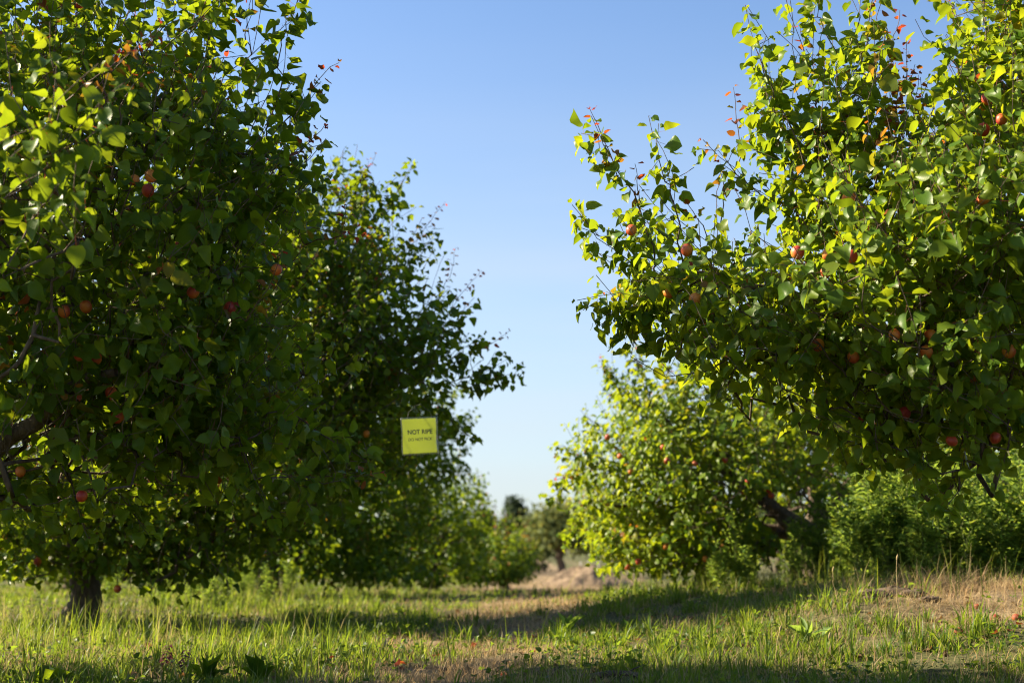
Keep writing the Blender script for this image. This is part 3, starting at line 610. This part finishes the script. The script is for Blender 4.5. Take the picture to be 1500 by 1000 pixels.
# ------------------------------------------------------------------ distant trees beyond the orchard
def far_tree(label, x, y, h, w, kind, seed, name):
    r = np.random.default_rng(seed); zb = float(ground_z(x, y)) - 0.05
    root = empty(name, (x, y, zb), label, "tree", "distant trees beyond the orchard")
    mat, lf = {"conifer": (M_CONIFER, .22), "olive": (M_WILLOW, .20), "broad": (M_FARLEAF, .22)}[kind]
    P = []
    if kind == "conifer":
        for k in range(26):
            t = (k+1.5)/28; rad = w*(1-t)**0.8*0.9+.15
            for j in range(9):
                a = r.random()*6.28; ln = rad*r.uniform(.6, 1.1)
                s = np.linspace(.15, 1, 16)[:, None]
                P.append(np.array([0, 0, h*t]) + s*np.array([math.cos(a)*ln, math.sin(a)*ln, 0.25*ln*r.uniform(-.6, 1)]) + r.normal(0, .10, (16, 3)))
    else:
        for k in range(46):
            u = norm(r.normal(0, 1, 3)); u[2] = abs(u[2])*1.2-0.35
            c_ = np.array([u[0]*w, u[1]*w, h*(0.55+0.36*u[2])])*np.array([1, 1, 1])*1.0
            c_[:2] *= r.uniform(.35, 1.0)
            s_ = r.uniform(.18, .34)*w
            P.append(c_ + r.normal(0, 1, (110, 3))*np.array([s_, s_, s_*0.8])*0.62)
    P = np.vstack(P); n_ = len(P)
    P = P[P[:, 2] > 0.25]; n_ = len(P)
    out = norm(P-np.array([0, 0, h*.5]))
    V, Fc, a_ = leaf_arrays(P, norm(r.normal(0, 1, (n_, 3))+np.array([0, 0, -.6])), norm(out+r.normal(0, .5, (n_, 3))+np.array([0, 0, .4])), lf*r.uniform(.7, 1.3, n_), r.random(n_), np.zeros(n_), 2, False, wid=.6, r=r)
    mesh("crown", V, Fc, mat, root, a_)
    ch = [(wobble_line(np.zeros(3), np.array([r.normal(0, .2), 0, h*.75]), 8, .2, r), np.linspace(.17, .04, 9), 8)]
    for k in range(7):
        a = r.random()*6.28; z0 = h*r.uniform(.18, .6)
        ch.append((wobble_line(np.array([0, 0, z0]), np.array([math.cos(a)*w*.7, math.sin(a)*w*.7, z0+h*.22]), 6, .2, r), np.linspace(.07, .015, 7), 6))
    V, Fc = tubes(ch); mesh("trunk", V, Fc, M_BARK, root)
    return root
far_tree("dark blue green conifer far away in the gap between the rows", 0.15, 62, 3.3, 1.5, "conifer", 1, "conifer_tree")
far_tree("second dark conifer far away, shorter and partly behind the rounded tree", -1.35, 66, 2.9, 1.5, "conifer", 2, "conifer_tree")
far_tree("olive green tree with a thin pale trunk far away behind the dirt mound", 1.75, 50, 2.85, 1.35, "olive", 3, "olive_tree")
far_tree("large pale olive tree far away, half hidden by the leaning apricot tree", 4.0, 55, 3.2, 1.8, "olive", 4, "olive_tree")
far_tree("rounded leafy tree far away between the conifer and the olive tree", 0.9, 72, 2.7, 2.2, "broad", 5, "broadleaf_tree")
for k, (x, y, h) in enumerate([(-24, 70, 4), (-18, 66, 3.4), (-13, 72, 3.6), (-8.5, 64, 3.2), (-4.6, 70, 3.0), (8, 62, 3.6), (12.5, 68, 3.8), (18, 64, 4.2), (24, 70, 4)]):
    far_tree(["leafy tree in the distant tree line, hidden behind the shady row", "leafy tree in the distant tree line, hidden behind the sunlit row"][x > 0], x, y, h, 2.6, "broad", 20+k, "broadleaf_tree")

# ------------------------------------------------------------------ dirt mound
u, v = np.meshgrid(np.linspace(-1, 1, 60), np.linspace(-1, 1, 30))
mx, my = 1.62+u*1.1, 29.5+v*0.9
rr = np.sqrt(u**2+v**2)
mz = 0.36*np.clip(1-rr**2.2, -0.1, 1)*(0.45+1.1*fbm(u*2.5+3, v*2.5))*(1-0.25*sstep(0, 1, u)) + 0.12*(fbm(u*9, v*9)-.5)
zb = ground_z(mx, my)
i = np.arange(29)[:, None]*60+np.arange(59)[None]
M_MOUND = simple_material("mound_earth", (0.10, 0.07, 0.045), (0.28, 0.205, 0.135), 7, bump=1.0, dist=0.08)
mo = mesh("dirt_mound", np.stack([mx, my, zb+mz-0.03], -1).reshape(-1, 3), [np.stack([i, i+1, i+61, i+60], -1).reshape(-1, 4)], M_MOUND)
mo["kind"] = "structure"

# ------------------------------------------------------------------ pale posts at the far fence
M_POST = simple_material("weathered_post", (0.45, 0.42, 0.38), (0.62, 0.58, 0.52), 30, bump=.3)
for k, (px, lab) in enumerate([(850, "pale post beyond the mound, closest to the olive tree"), (861, "pale post beyond the mound, middle one of three"), (876, "pale post beyond the mound, thickest of three")]):
    P = at(px, 800, 42); zb = float(ground_z(P[0], P[1])); w_ = .02+.012*(k == 2)
    V, Fc = tubes([(np.array([[0, 0, -.1], [0, 0, .1], [0.01, 0, .5], [0.01, 0, .56], [0.01, 0, .575]]), np.array([w_, w_*.95, w_*.92, w_*.9, .004]), 8)])
    o = mesh("fence_post", V, Fc, M_POST); o.location = (P[0], P[1], zb); tag(o, lab, "post", "pale posts beyond the mound")

# ------------------------------------------------------------------ grass
def blades(P, H, W, ang, bend, tint, red, r):
    n_ = len(P); seg = 3
    t = np.array([0, .35, .72, 1.0]); wv = np.array([.8, 1, .65, .06])
    hd = np.stack([np.cos(ang), np.sin(ang), np.zeros(n_)], -1); fa = ang+1.57+r.normal(0, .5, n_); sd = np.stack([np.cos(fa), np.sin(fa), np.zeros(n_)], -1)
    up = H[:, None]*t*(1-0.35*bend[:, None]*t); lat = (H*bend)[:, None]*t**2
    C = P[:, None]+hd[:, None]*lat[..., None]; C[..., 2] += up
    hw = (W[:, None]*wv/2)[..., None]*sd[:, None]
    V = np.stack([C-hw, C+hw], 2).reshape(-1, 3)
    k = np.arange(seg)*2; base = (np.arange(n_)*8)[:, None]
    q = np.stack([base+k, base+k+1, base+k+3, base+k+2], -1).reshape(-1, 4)
    luv = np.zeros((len(V), 3)); luv[:, 0] = np.tile(np.repeat(t, 2), n_)
    return V, [q], {"tint": np.repeat(tint, 8), "red": np.repeat(red, 8), "luv": luv}

def scatter(n_, y0, y1, r, pw=1.0, margin=1.3):
    y = y0+(y1-y0)*r.random(n_)**pw
    x = (r.random(n_)*2-1)*(0.37*y+margin)
    return x, y

def grass_field(name, r, dry):
    PX, PY, HH, WW, TT, RR, BB, AA = [[] for _ in range(8)]
    def add(x, y, h, w_, t_, rd, b_, a_):
        for q, v in zip((PX, PY, HH, WW, TT, RR, BB, AA), (x, y, h, w_, t_, rd, b_, a_)): q.append(v)
    for y0, y1, n_, ws in ((4.0, 7.5, 120000, 1.0), (7.5, 12, 100000, 1.3), (12, 22, 80000, 1.8), (22, 45, 45000, 3.2)):
        far = np.clip((y0-5)/25, 0, .6)
        x, y = scatter(n_, y0, y1, r)
        tr = track(x, y); pat = fbm(x*1.3+3, y*1.3+8); cl = fbm(x*5+1, y*5+4, 2)
        if dry:
            n2 = len(x); p_ = np.clip(0.42+0.65*tr, 0, 1)*np.clip((cl-.25)*3, .15, 1)
            h = (0.025+0.055*r.random(n2)**2)*(1+.5*(pat > .55))*(1+.7*(x > 1.6)*(y > 7.3)*(y < 9.2))
            k = r.random(n2) < p_
            add(x[k], y[k], h[k], (0.0021*ws*(.7+.8*r.random(n2)))[k], r.random(n2)[k], np.zeros(k.sum()), r.uniform(.1, 1.6, n2)[k], r.uniform(0, 6.28, n2)[k])
            continue
        # low sward
        n2 = len(x); p_ = np.clip(1-tr*1.1, 0.02, 1)*np.clip((cl-0.42)*4, 0.02, 1)*np.clip((pat-.34)*4, .10, 1)*.75
        k = r.random(n2) < p_
        add(x[k], y[k], ((0.025+0.06*r.random(n2)**1.3)*(.6+.7*pat))[k], (0.004*ws*(.6+.8*r.random(n2)))[k], np.clip(r.random(n2)*.9+(pat-.5)*.5, 0, 1)[k], ((r.random(n2) < .12)*r.random(n2))[k], r.uniform(.05, .9, n2)[k], r.uniform(0, 6.28, n2)[k])
        # tufts
        m_ = n_//38; tx, ty = scatter(m_, y0, y1, r)
        tp = fbm(tx*1.1+21, ty*1.1+13); kk = (r.random(m_) < np.clip((tp-.41)*7+.5*(tx > .3)*(ty < 9)*(1-np.exp(-((tx-2.25)/.75)**2)), .04, 1)*np.clip(1-track(tx, ty)*1.0, .03, 1)); tx, ty, tp = tx[kk], ty[kk], tp[kk]; m_ = len(tx)
        under = np.exp(-((tx+2.7)/1.0)**2)
        th = (0.042+0.09*r.random(m_)**2)*(.65+.7*tp)*(1+.35*under)*(1-far*.5); tn = r.integers(9, 30, m_); tt = r.random(m_)
        idx = np.repeat(np.arange(m_), tn); q = len(idx); a_ = r.uniform(0, 6.28, q); d_ = np.abs(r.normal(0, .028, q))*(1+ws*.3)
        add(tx[idx]+np.cos(a_)*d_, ty[idx]+np.sin(a_)*d_, th[idx]*r.uniform(.45, 1.15, q), 0.0062*ws*r.uniform(.5, 1.35, q), np.clip(tt[idx]*.6+r.random(q)*.4, 0, 1), (r.random(q) < .07)*r.random(q), np.clip(.15+d_*9+r.normal(0, .15, q), .03, 1.3), a_+r.normal(0, .6, q))
    x, y, h, w_, t_, rd, b_, ang = [np.concatenate(q) for q in (PX, PY, HH, WW, TT, RR, BB, AA)]
    P = np.stack([x, y, ground_z(x, y)-.005], -1)
    V, Fc, a_ = blades(P, h, w_, ang, b_, t_, rd, r)
    o = mesh(name, V, Fc, M_DRY if dry else M_GRASS, None, a_); o["kind"] = "stuff"
    return o
grass_field("green_grass", np.random.default_rng(5), False)
grass_field("dry_grass", np.random.default_rng(6), True)

# tall seeding grass under the shady row and by the leaning tree
r = np.random.default_rng(8)
xs, ys = [], []
for (cx, cy, sx, sy, n_) in ((-2.6, 7.8, 1.0, 1.3, 2600), (-2.6, 10.5, 1.0, 1.6, 1200), (1.9, 10.3, 0.8, 1.0, 2200), (-1.9, 6.4, .5, .7, 500), (2.9, 7.6, .7, .5, 700), (-2.2, 13.5, .7, 1.2, 700)):
    xs.append(r.normal(cx, sx, n_)); ys.append(r.normal(cy, sy, n_))
x, y = np.concatenate(xs), np.concatenate(ys)
k = (y > 5) & (fbm(x*2+5, y*2+7) > .48); x, y = x[k], y[k]; n_ = len(x)
V, Fc, a_ = blades(np.stack([x, y, ground_z(x, y)-.01], -1), r.uniform(.10, .30, n_), r.uniform(.002, .0045, n_), r.uniform(0, 6.28, n_), r.uniform(.05, .6, n_), r.uniform(.3, 1, n_), (r.random(n_) < .35)*r.random(n_), r)
o = mesh("tall_grass", V, Fc, M_GRASS, None, a_); o["kind"] = "stuff"

# clover and small broad leaves close to the soil
x, y = scatter(26000, 4.2, 14, r, 1.4)
k = (r.random(len(x)) < np.clip((fbm(x*2.6+11, y*2.6+2)-.46)*6, 0, 1)*(1-.9*track(x, y))); x, y = x[k], y[k]; n_ = len(x)
P = np.stack([x, y, ground_z(x, y)+r.uniform(.01, .06, n_)], -1)
V, Fc, a_ = leaf_arrays(P, np.stack([r.normal(0, 1, n_), r.normal(0, 1, n_), r.uniform(-.1, .7, n_)], -1), np.stack([r.normal(0, .4, n_), r.normal(0, .4, n_), np.ones(n_)], -1), r.uniform(.015, .034, n_), r.random(n_)*.6, np.zeros(n_), 3, False, r=r)
o = mesh("ground_cover", V, Fc, M_GRASS, None, a_); o["kind"] = "stuff"

# straw and fallen leaf litter
x, y = scatter(22000, 4.2, 12, r, 1.3); k = r.random(len(x)) < .15+.6*track(x, y); x, y = x[k], y[k]; n_ = len(x)
P = np.stack([x, y, ground_z(x, y)+r.uniform(.002, .015, n_)], -1); a = r.uniform(0, 6.28, n_); ln = r.uniform(.02, .08, n_)
e = P+np.stack([np.cos(a)*ln, np.sin(a)*ln, r.normal(0, .006, n_)], -1); sd = np.stack([-np.sin(a), np.cos(a), np.zeros(n_)], -1)*.0013
V = np.stack([P-sd, P+sd, e+sd, e-sd], 1).reshape(-1, 3)
o = mesh("straw_litter", V, [np.arange(n_*4).reshape(-1, 4)], M_DRY, None, {"tint": np.repeat(r.random(n_), 4), "red": np.zeros(n_*4), "luv": np.zeros((n_*4, 3))}); o["kind"] = "stuff"
x, y = scatter(900, 4.4, 11, r, 1.2); n_ = len(x)
P = np.stack([x, y, ground_z(x, y)+.012], -1)
V, Fc, a_ = leaf_arrays(P, np.stack([r.normal(0, 1, n_), r.normal(0, 1, n_), r.normal(0, .15, n_)], -1), np.stack([r.normal(0, .35, n_), r.normal(0, .35, n_), np.ones(n_)], -1), r.uniform(.025, .05, n_), r.random(n_), (r.random(n_) < .2)*.6, 3, True, r=r)
o = mesh("leaf_litter", V, Fc, M_DEAD, None, a_); o["kind"] = "stuff"

# ------------------------------------------------------------------ tall feathery weeds
def weed_proto(h, seed):
    r = np.random.default_rng(seed)
    root = empty("tall_weed", (0, 0, 0), "tall feathery green weed in the thick stand beside the dry bank", "weed", "tall feathery weeds beside the dry bank")
    ch, LP, LD = [], [], []
    main = wobble_line(np.zeros(3), np.array([r.normal(0, .06), r.normal(0, .06), h]), 8, .03, r)
    ch.append((main, np.linspace(.005, .0012, 9), 5))
    lines = [main]
    for k in range(14):
        t = r.uniform(.15, .85); p0 = main[int(t*8)]; a = r.random()*6.28; ln = h*.42*(1-t*.7)
        ln_ = wobble_line(p0, p0+np.array([math.cos(a)*ln*.55, math.sin(a)*ln*.55, ln*.9]), 5, .03, r); lines.append(ln_); ch.append((ln_, np.linspace(.0028, .0008, 6), 4))
    for ln_ in lines:
        L_ = np.linalg.norm(np.diff(ln_, axis=0), axis=1).sum(); k = int(L_/.0062); s = np.linspace(.05, 1, k)*(len(ln_)-1)
        p_ = np.stack([np.interp(s, np.arange(len(ln_)), ln_[:, j]) for j in range(3)], -1); ph = r.uniform(0, 6.28, k)
        LP.append(p_); LD.append(np.stack([np.cos(ph), np.sin(ph), r.uniform(.2, 1.0, k)], -1))
    LP, LD = np.vstack(LP), np.vstack(LD); n_ = len(LP)
    V, Fc, a_ = leaf_arrays(LP, LD, r.normal(0, .6, (n_, 3))+np.array([0, 0, 1]), r.uniform(.028, .062, n_), r.random(n_), np.zeros(n_), 3, False, wid=.12, r=r)
    mesh("crown", V, Fc, M_WEED, root, a_)
    V, Fc = tubes(ch); mesh("stem", V, Fc, M_STEM, root)
    return root
protos = [weed_proto(h, 200+k) for k, h in enumerate((.75, .9, .62, .5, .8))]
r = np.random.default_rng(77); used = [False]*len(protos); n_w = 0
spots = []
for (px0, px1, y0, y1, n_) in ((1250, 1340, 8.6, 10.6, 36), (1340, 1520, 8.2, 10.4, 58), (1195, 1260, 11.9, 14, 14), (1240, 1500, 10.6, 12.5, 24), (1040, 1200, 9.8, 11.0, 10), (400, 470, 13, 15, 4), (150, 420, 11.2, 13.2, 12), (1040, 1175, 13.2, 15.5, 12), (200, 400, 15.5, 20, 14), (60, 300, 21, 25, 12)):
    for k in range(n_):
        yy = r.uniform(y0, y1); spots.append(((r.uniform(px0, px1)-750)/F_PX*yy, yy))
for (x, y) in spots:
    k = int(r.integers(len(protos)))
    o = protos[k] if not used[k] else copy_tree(protos[k]); used[k] = True
    s = r.uniform(.8, 1.2) * (0.55 if x < 2.05 and y < 15 else 1)
    o.location = (x, y, float(ground_z(x, y))-.01); o.rotation_euler = (r.normal(0, .06), r.normal(0, .06), r.uniform(0, 6.28)); o.scale = (s, s, s)

# ------------------------------------------------------------------ broad-leaved plants in the near grass
def rosette(label, px, y, n_l, ln, up, mat, seed, red=0.0, name="broadleaf_plant", cat="weed", tint=(.1, .5), wid=.34, group=None):
    r = np.random.default_rng(seed); x = (px-750)/F_PX*y
    root = empty(name, (x, y, float(ground_z(x, y))-.005), label, cat, group)
    a = np.arange(n_l)*2.4+r.normal(0, .3, n_l)
    D = np.stack([np.cos(a), np.sin(a), r.uniform(.6, 1.4, n_l)*up], -1); Nn = np.stack([-np.cos(a)*up, -np.sin(a)*up, np.ones(n_l)], -1)
    V, Fc, a_ = leaf_arrays(np.zeros((n_l, 3)), D, Nn, ln*r.uniform(.7, 1.15, n_l), r.uniform(*tint, n_l), np.full(n_l, red), 6, False, wid=wid, r=r)
    mesh("rosette", V, Fc, mat, root, a_)
    V, Fc = tubes([(np.array([[0, 0, -.01], [0, 0, .02], [0.002, 0, ln*.5]]), np.array([.006, .005, .002]), 6)]); mesh("stem", V, Fc, M_STEM, root)
rosette("dark broad-leaved dock plant in the near grass, the biggest, just before the dry patch", 390, 5.15, 8, .10, 2.4, M_LEAF, 1, group="broad-leaved plants in the grass")
rosette("dark broad-leaved dock plant in the near grass, beside the biggest one", 312, 5.2, 7, .095, 2.2, M_LEAF, 2, group="broad-leaved plants in the grass")
rosette("small dark broad-leaved plant at the bottom edge below the purple flowers", 70, 5.1, 7, .11, .8, M_LEAF, 3, group="broad-leaved plants in the grass")
rosette("leafy bright green plant in the shaded grass of the middle strip", 830, 7.6, 8, .10, 2.0, M_WEED, 4, group="broad-leaved plants in the grass")
rosette("broad green plant beside the dirt lump on the shaded bank", 1175, 6.4, 8, .10, .9, M_WEED, 5, group="broad-leaved plants in the grass")
# purple dead-nettle sprigs
for k, (px, y, h) in enumerate([(252, 5.5, .13), (279, 5.6, .11)]):
    r = np.random.default_rng(60+k); x = (px-750)/F_PX*y
    root = empty("purple_sprig", (x, y, float(ground_z(x, y))), ["purple leafed sprig in the near grass, taller of the pair", "purple leafed sprig in the near grass, smaller of the pair"][k], "wild flower", "purple sprigs in the grass")
    n_ = 34; t = np.linspace(.25, 1, n_); ph = np.arange(n_)*1.7
    V, Fc, a_ = leaf_arrays(np.stack([t*.01, t*.004, t*h], -1), np.stack([np.cos(ph), np.sin(ph), -.25+0*ph], -1), np.stack([np.cos(ph)*.4, np.sin(ph)*.4, np.ones(n_)], -1), .026*(1.15-t*.6), r.random(n_), np.where(t > .45, .85, .1), 3, False, r=r)
    M_PURP = bpy.data.materials.get("purple_leaf") or leaf_material("purple_leaf", (.05, .07, .02), (.07, .09, .03), (.1, .11, .04), (.2, .2, .05), red=(.13, .03, .06), red_t=(.16, .03, .07), fac=.3, veins=False)
    mesh("crown", V, Fc, M_PURP, root, a_)
    V, Fc = tubes([(np.array([[0, 0, -.01], [.005, .002, h*.5], [.01, .004, h]]), np.array([.002, .0018, .001]), 5)]); mesh("stem", V, Fc, M_STEM, root)

# dry stalks standing in the grass
for k, (px, y, h, lab) in enumerate([(1308, 6.3, .34, "tall thin dry stalk before the weeds on the dirt bank"), (1131, 5.9, .15, "pale dry stalk with a bud in the shaded grass, longest of the three"), (1205, 5.8, .13, "pale dry stalk with a bud in the shaded grass, nearest the bank"), (1165, 5.7, .11, "pale dry stalk with a bent bud in the shaded grass, shortest"), (1220, 7.0, .17, "pale straight stalk at the end of the dirt lump"), (555, 5.9, .10, "single pale dry stalk at the edge of the dry patch")]):
    x = (px-750)/F_PX*y; r = np.random.default_rng(300+k)
    root = empty("dry_stalk", (x, y, float(ground_z(x, y))-.01), lab, "dry stalk", "dry stalks in the grass")
    ln_ = wobble_line(np.zeros(3), np.array([r.normal(0, .02), r.normal(0, .01), h]), 6, .02, r)
    V, Fc = tubes([(ln_, np.linspace(.0022, .0013, 7), 5)]); mesh("stem", V, Fc, M_STRAW, root)
    tip = ln_[-1]; s = np.linspace(0, 1, 6); V, Fc = tubes([(tip+np.outer(s, np.array([.006, 0, .028])), .0045*np.sin(.3+s*2.7), 7)]); mesh("bud", V, Fc, M_STRAW, root)

# dead sticks on the dry patch
for k, (px, py, y, ln, a, lab) in enumerate([(735, 940, 7.0, .26, .1, "dark fallen stick lying on the dry track, upper one"), (905, 985, 5.6, .55, -.05, "long dark fallen branch lying at the bottom edge in the shade"), (800, 975, 5.7, .12, .5, "short dark stick on the sunlit dry grass")]):
    x = (px-750)/F_PX*y; r = np.random.default_rng(400+k)
    d = np.array([math.cos(a), math.sin(a), 0]); q = wobble_line(-d*ln/2, d*ln/2, 7, .03, r); q[:, 2] = ground_z(x+q[:, 0], y+q[:, 1])-float(ground_z(x, y))+.012
    br = wobble_line(q[4], q[4]+np.array([.07, .05, .03]), 3, .01, r)
    V, Fc = tubes([(q, np.array([.004, .007, .008, .0075, .007, .006, .005, .003])*(1.5 if k == 1 else 1), 7), (br, np.linspace(.004, .0015, 4), 5)])
    o = mesh("fallen_stick", V, Fc, M_BARK); o.location = (x, y, float(ground_z(x, y))); tag(o, lab, "stick", "fallen sticks on the ground")

# fallen apricots on the dry bank and track
M_SHADED_FRUIT = simple_material('shaded_apricot_skin', (.16, .03, .018), (.30, .085, .03), 60, rough=.6, bump=.3, dist=.004)  # darker fruit skin: shade on the fallen apricots put into the colour
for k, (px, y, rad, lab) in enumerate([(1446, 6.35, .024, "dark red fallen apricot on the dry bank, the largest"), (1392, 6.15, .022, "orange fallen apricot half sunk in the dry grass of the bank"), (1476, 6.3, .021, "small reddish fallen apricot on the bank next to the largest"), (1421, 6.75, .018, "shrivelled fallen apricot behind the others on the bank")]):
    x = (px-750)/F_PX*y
    o = apricot_mesh("fallen_apricot", None, (x, y, float(ground_z(x, y))+rad*.35), rad*.92, (k*1.1, .6*k, 2.2*k), M_SHADED_FRUIT); tag(o, lab, "apricot", "fallen apricots on the dry bank")
x, y = (572-750)/F_PX*5.75, 5.75
V, Fc, a_ = leaf_arrays(np.zeros((1, 3)), np.array([[1, .2, .25]]), np.array([[0, -.7, 1.]]), np.array([.06]), np.array([.6]), np.array([.9]), 6, True, r=np.random.default_rng(2))
o = mesh("fallen_leaf", V, Fc, M_LEAF, None, a_); o.location = (x, y, float(ground_z(x, y))+.03); tag(o, "orange red fallen leaf lying on the sunlit dry patch", "leaf")

# dirt clods on the bank
M_CLOD = simple_material('dirt', (.05, .036, .025), (.15, .11, .075), 40, bump=.8, dist=.01)
for k, (px, y, s) in enumerate([(1270, 7.1, .05), (1300, 7.2, .06), (1330, 7.1, .045), (1262, 7.0, .03), (1352, 6.9, .035), (1236, 7.2, .04)]):
    r = np.random.default_rng(500+k); u, v = np.meshgrid(np.linspace(0, 6.283, 16, endpoint=False), np.linspace(0, math.pi, 9))
    R = s*(0.75+0.6*vnoise(u*1.1+k*7, v*2.3)); V = np.stack([1.5*R*np.sin(v)*np.cos(u), R*np.sin(v)*np.sin(u), .6*R*np.cos(v)], -1).reshape(-1, 3)
    i0 = (np.arange(8)*16)[:, None]+np.arange(16)[None]; i1 = (np.arange(8)*16)[:, None]+(np.arange(16)[None]+1) % 16
    o = mesh("dirt_clod", V, [np.stack([i0, i0+16, i1+16, i1], -1).reshape(-1, 4)], M_CLOD, None, {"green": np.zeros(len(V))})
    x = (px-750)/F_PX*y; o.location = (x, y, float(ground_z(x, y))+s*.2); tag(o, "dry brown clod of dirt on the bank", "dirt clod", "dirt clods on the bank")

# ------------------------------------------------------------------ the yellow sign in its plastic sleeve
def box(name, sx, sy, sz, mat, parent, loc, nx=10, sheet=False):
    u = np.linspace(-sx/2, sx/2, nx+1); w = np.linspace(-sz/2, sz/2, nx+1)
    U, W = np.meshgrid(u, w); B = 0.006*np.sin(U/sx*3.1+.4)*np.cos(W/sz*2.2) + 0.002*np.sin(W/sz*9+U/sx*5)
    f = np.stack([U, B-sy/2, W], -1).reshape(-1, 3); bk = np.stack([U, B+sy/2, W], -1).reshape(-1, 3); n_ = len(f); k = nx+1
    i = np.arange(nx)[:, None]*k+np.arange(nx)[None]; qf = np.stack([i, i+1, i+k+1, i+k], -1).reshape(-1, 4)
    if sheet:
        o = mesh(name, f, [qf], mat, parent); o.location = loc; return o
    ring = list(range(nx))+[nx+j*k for j in range(nx)]+[nx*k+nx-j for j in range(nx)]+[(nx-j)*k for j in range(nx)]
    ring = np.array(ring); nx_ = np.roll(ring, -1); side = np.stack([ring, ring+n_, nx_+n_, nx_], -1)
    o = mesh(name, np.vstack([f, bk]), [qf, qf[:, ::-1]+n_, side], mat, parent); o.location = loc; return o
m, n, l, p = newmat("yellow_paper"); p.inputs["Base Color"].default_value = (.36, .41, .025, 1); p.inputs["Roughness"].default_value = .7
tr = n.new("ShaderNodeBsdfTranslucent"); tr.inputs[0].default_value = (.31, .365, .025, 1); mx_ = n.new("ShaderNodeMixShader"); mx_.inputs[0].default_value = .45
l.new(p.outputs[0], mx_.inputs[1]); l.new(tr.outputs[0], mx_.inputs[2]); l.new(mx_.outputs[0], n["Material Output"].inputs[0]); M_PAPER = m
m, n, l, p = newmat("clear_plastic"); tp_ = n.new("ShaderNodeBsdfTransparent"); tp_.inputs[0].default_value = (.95, .97, .97, 1)
gl = n.new("ShaderNodeBsdfGlossy"); gl.inputs["Roughness"].default_value = .12; df = n.new("ShaderNodeBsdfDiffuse"); df.inputs[0].default_value = (.8, .85, .85, 1)
lw = n.new("ShaderNodeLayerWeight"); fz = math_(n, l, 'ADD', math_(n, l, 'MULTIPLY', math_(n, l, 'POWER', lw.outputs['Facing'], 5.0), 0.7), 0.05); a1 = n.new("ShaderNodeMixShader"); a2 = n.new("ShaderNodeMixShader"); a2.inputs[0].default_value = .10
l.new(fz, a1.inputs[0]); l.new(tp_.outputs[0], a1.inputs[1]); l.new(gl.outputs[0], a1.inputs[2]); l.new(a1.outputs[0], a2.inputs[1]); l.new(df.outputs[0], a2.inputs[2]); l.new(a2.outputs[0], n["Material Output"].inputs[0]); M_PLASTIC = m
m, n, l, p = newmat("black_print"); p.inputs["Base Color"].default_value = (.012, .012, .01, 1); p.inputs["Roughness"].default_value = .6; M_INK = m
SW = 58/F_PX*SIGN_Y
sg = empty("warning_sign", SIGN_C, "yellow paper sign in a clear sleeve hanging from a branch, not ripe do not pick", "sign")
sg.rotation_euler = (math.radians(4), math.radians(-4.5), math.radians(25))
pp = box("paper", SW*.93, .0006, SW*.87, M_PAPER, sg, (-.002, 0, 0), sheet=True)
box("sleeve", SW, .0034, SW*.95, M_PLASTIC, sg, (0, 0, 0))
def letters(txt, size, x, z, off):
    cu = bpy.data.curves.new("lettering", 'FONT'); cu.body = txt; cu.size = size; cu.align_x = 'CENTER'; cu.offset = off; cu.extrude = .0002
    t_ = bpy.data.objects.new("tmp", cu); COL.objects.link(t_)
    me = bpy.data.meshes.new_from_object(t_.evaluated_get(bpy.context.evaluated_depsgraph_get())); bpy.data.objects.remove(t_)
    for v in me.vertices:
        X_, Z_ = v.co.x+x, v.co.y+z
        v.co = (X_, 0.006*math.sin(X_/SW*3.1+.4)*math.cos(Z_/SW*2.2)+0.002*math.sin(Z_/SW*9+X_/SW*5) - .0009 - .0002*v.co.z/.0002*.5, Z_)
    me.materials.clear(); me.materials.append(M_INK)
    o = bpy.data.objects.new("lettering", me); COL.objects.link(o); o.parent = pp; return o
letters("NOT RIPE", .0345, .004, .010, .0010); letters("DO NOT PICK", .0225, .004, -.026, .0004)
V, Fc = tubes([(np.array([[-SW*.32, 0, SW*.45], [-SW*.28, .0, SW*.6], [-SW*.05, .02, SW*.76], [.02, .02, SW*.80]]), np.full(4, .0007), 5), (np.array([[SW*.36, 0, SW*.43], [SW*.30, 0, SW*.6], [SW*.18, .01, SW*.70], [.02, .02, SW*.80]]), np.full(4, .0007), 5)])
M_STRING = simple_material("pale_string", (.16, .15, .14), (.26, .25, .23), 200, bump=.1); mesh("string", V, Fc, M_STRING, sg)
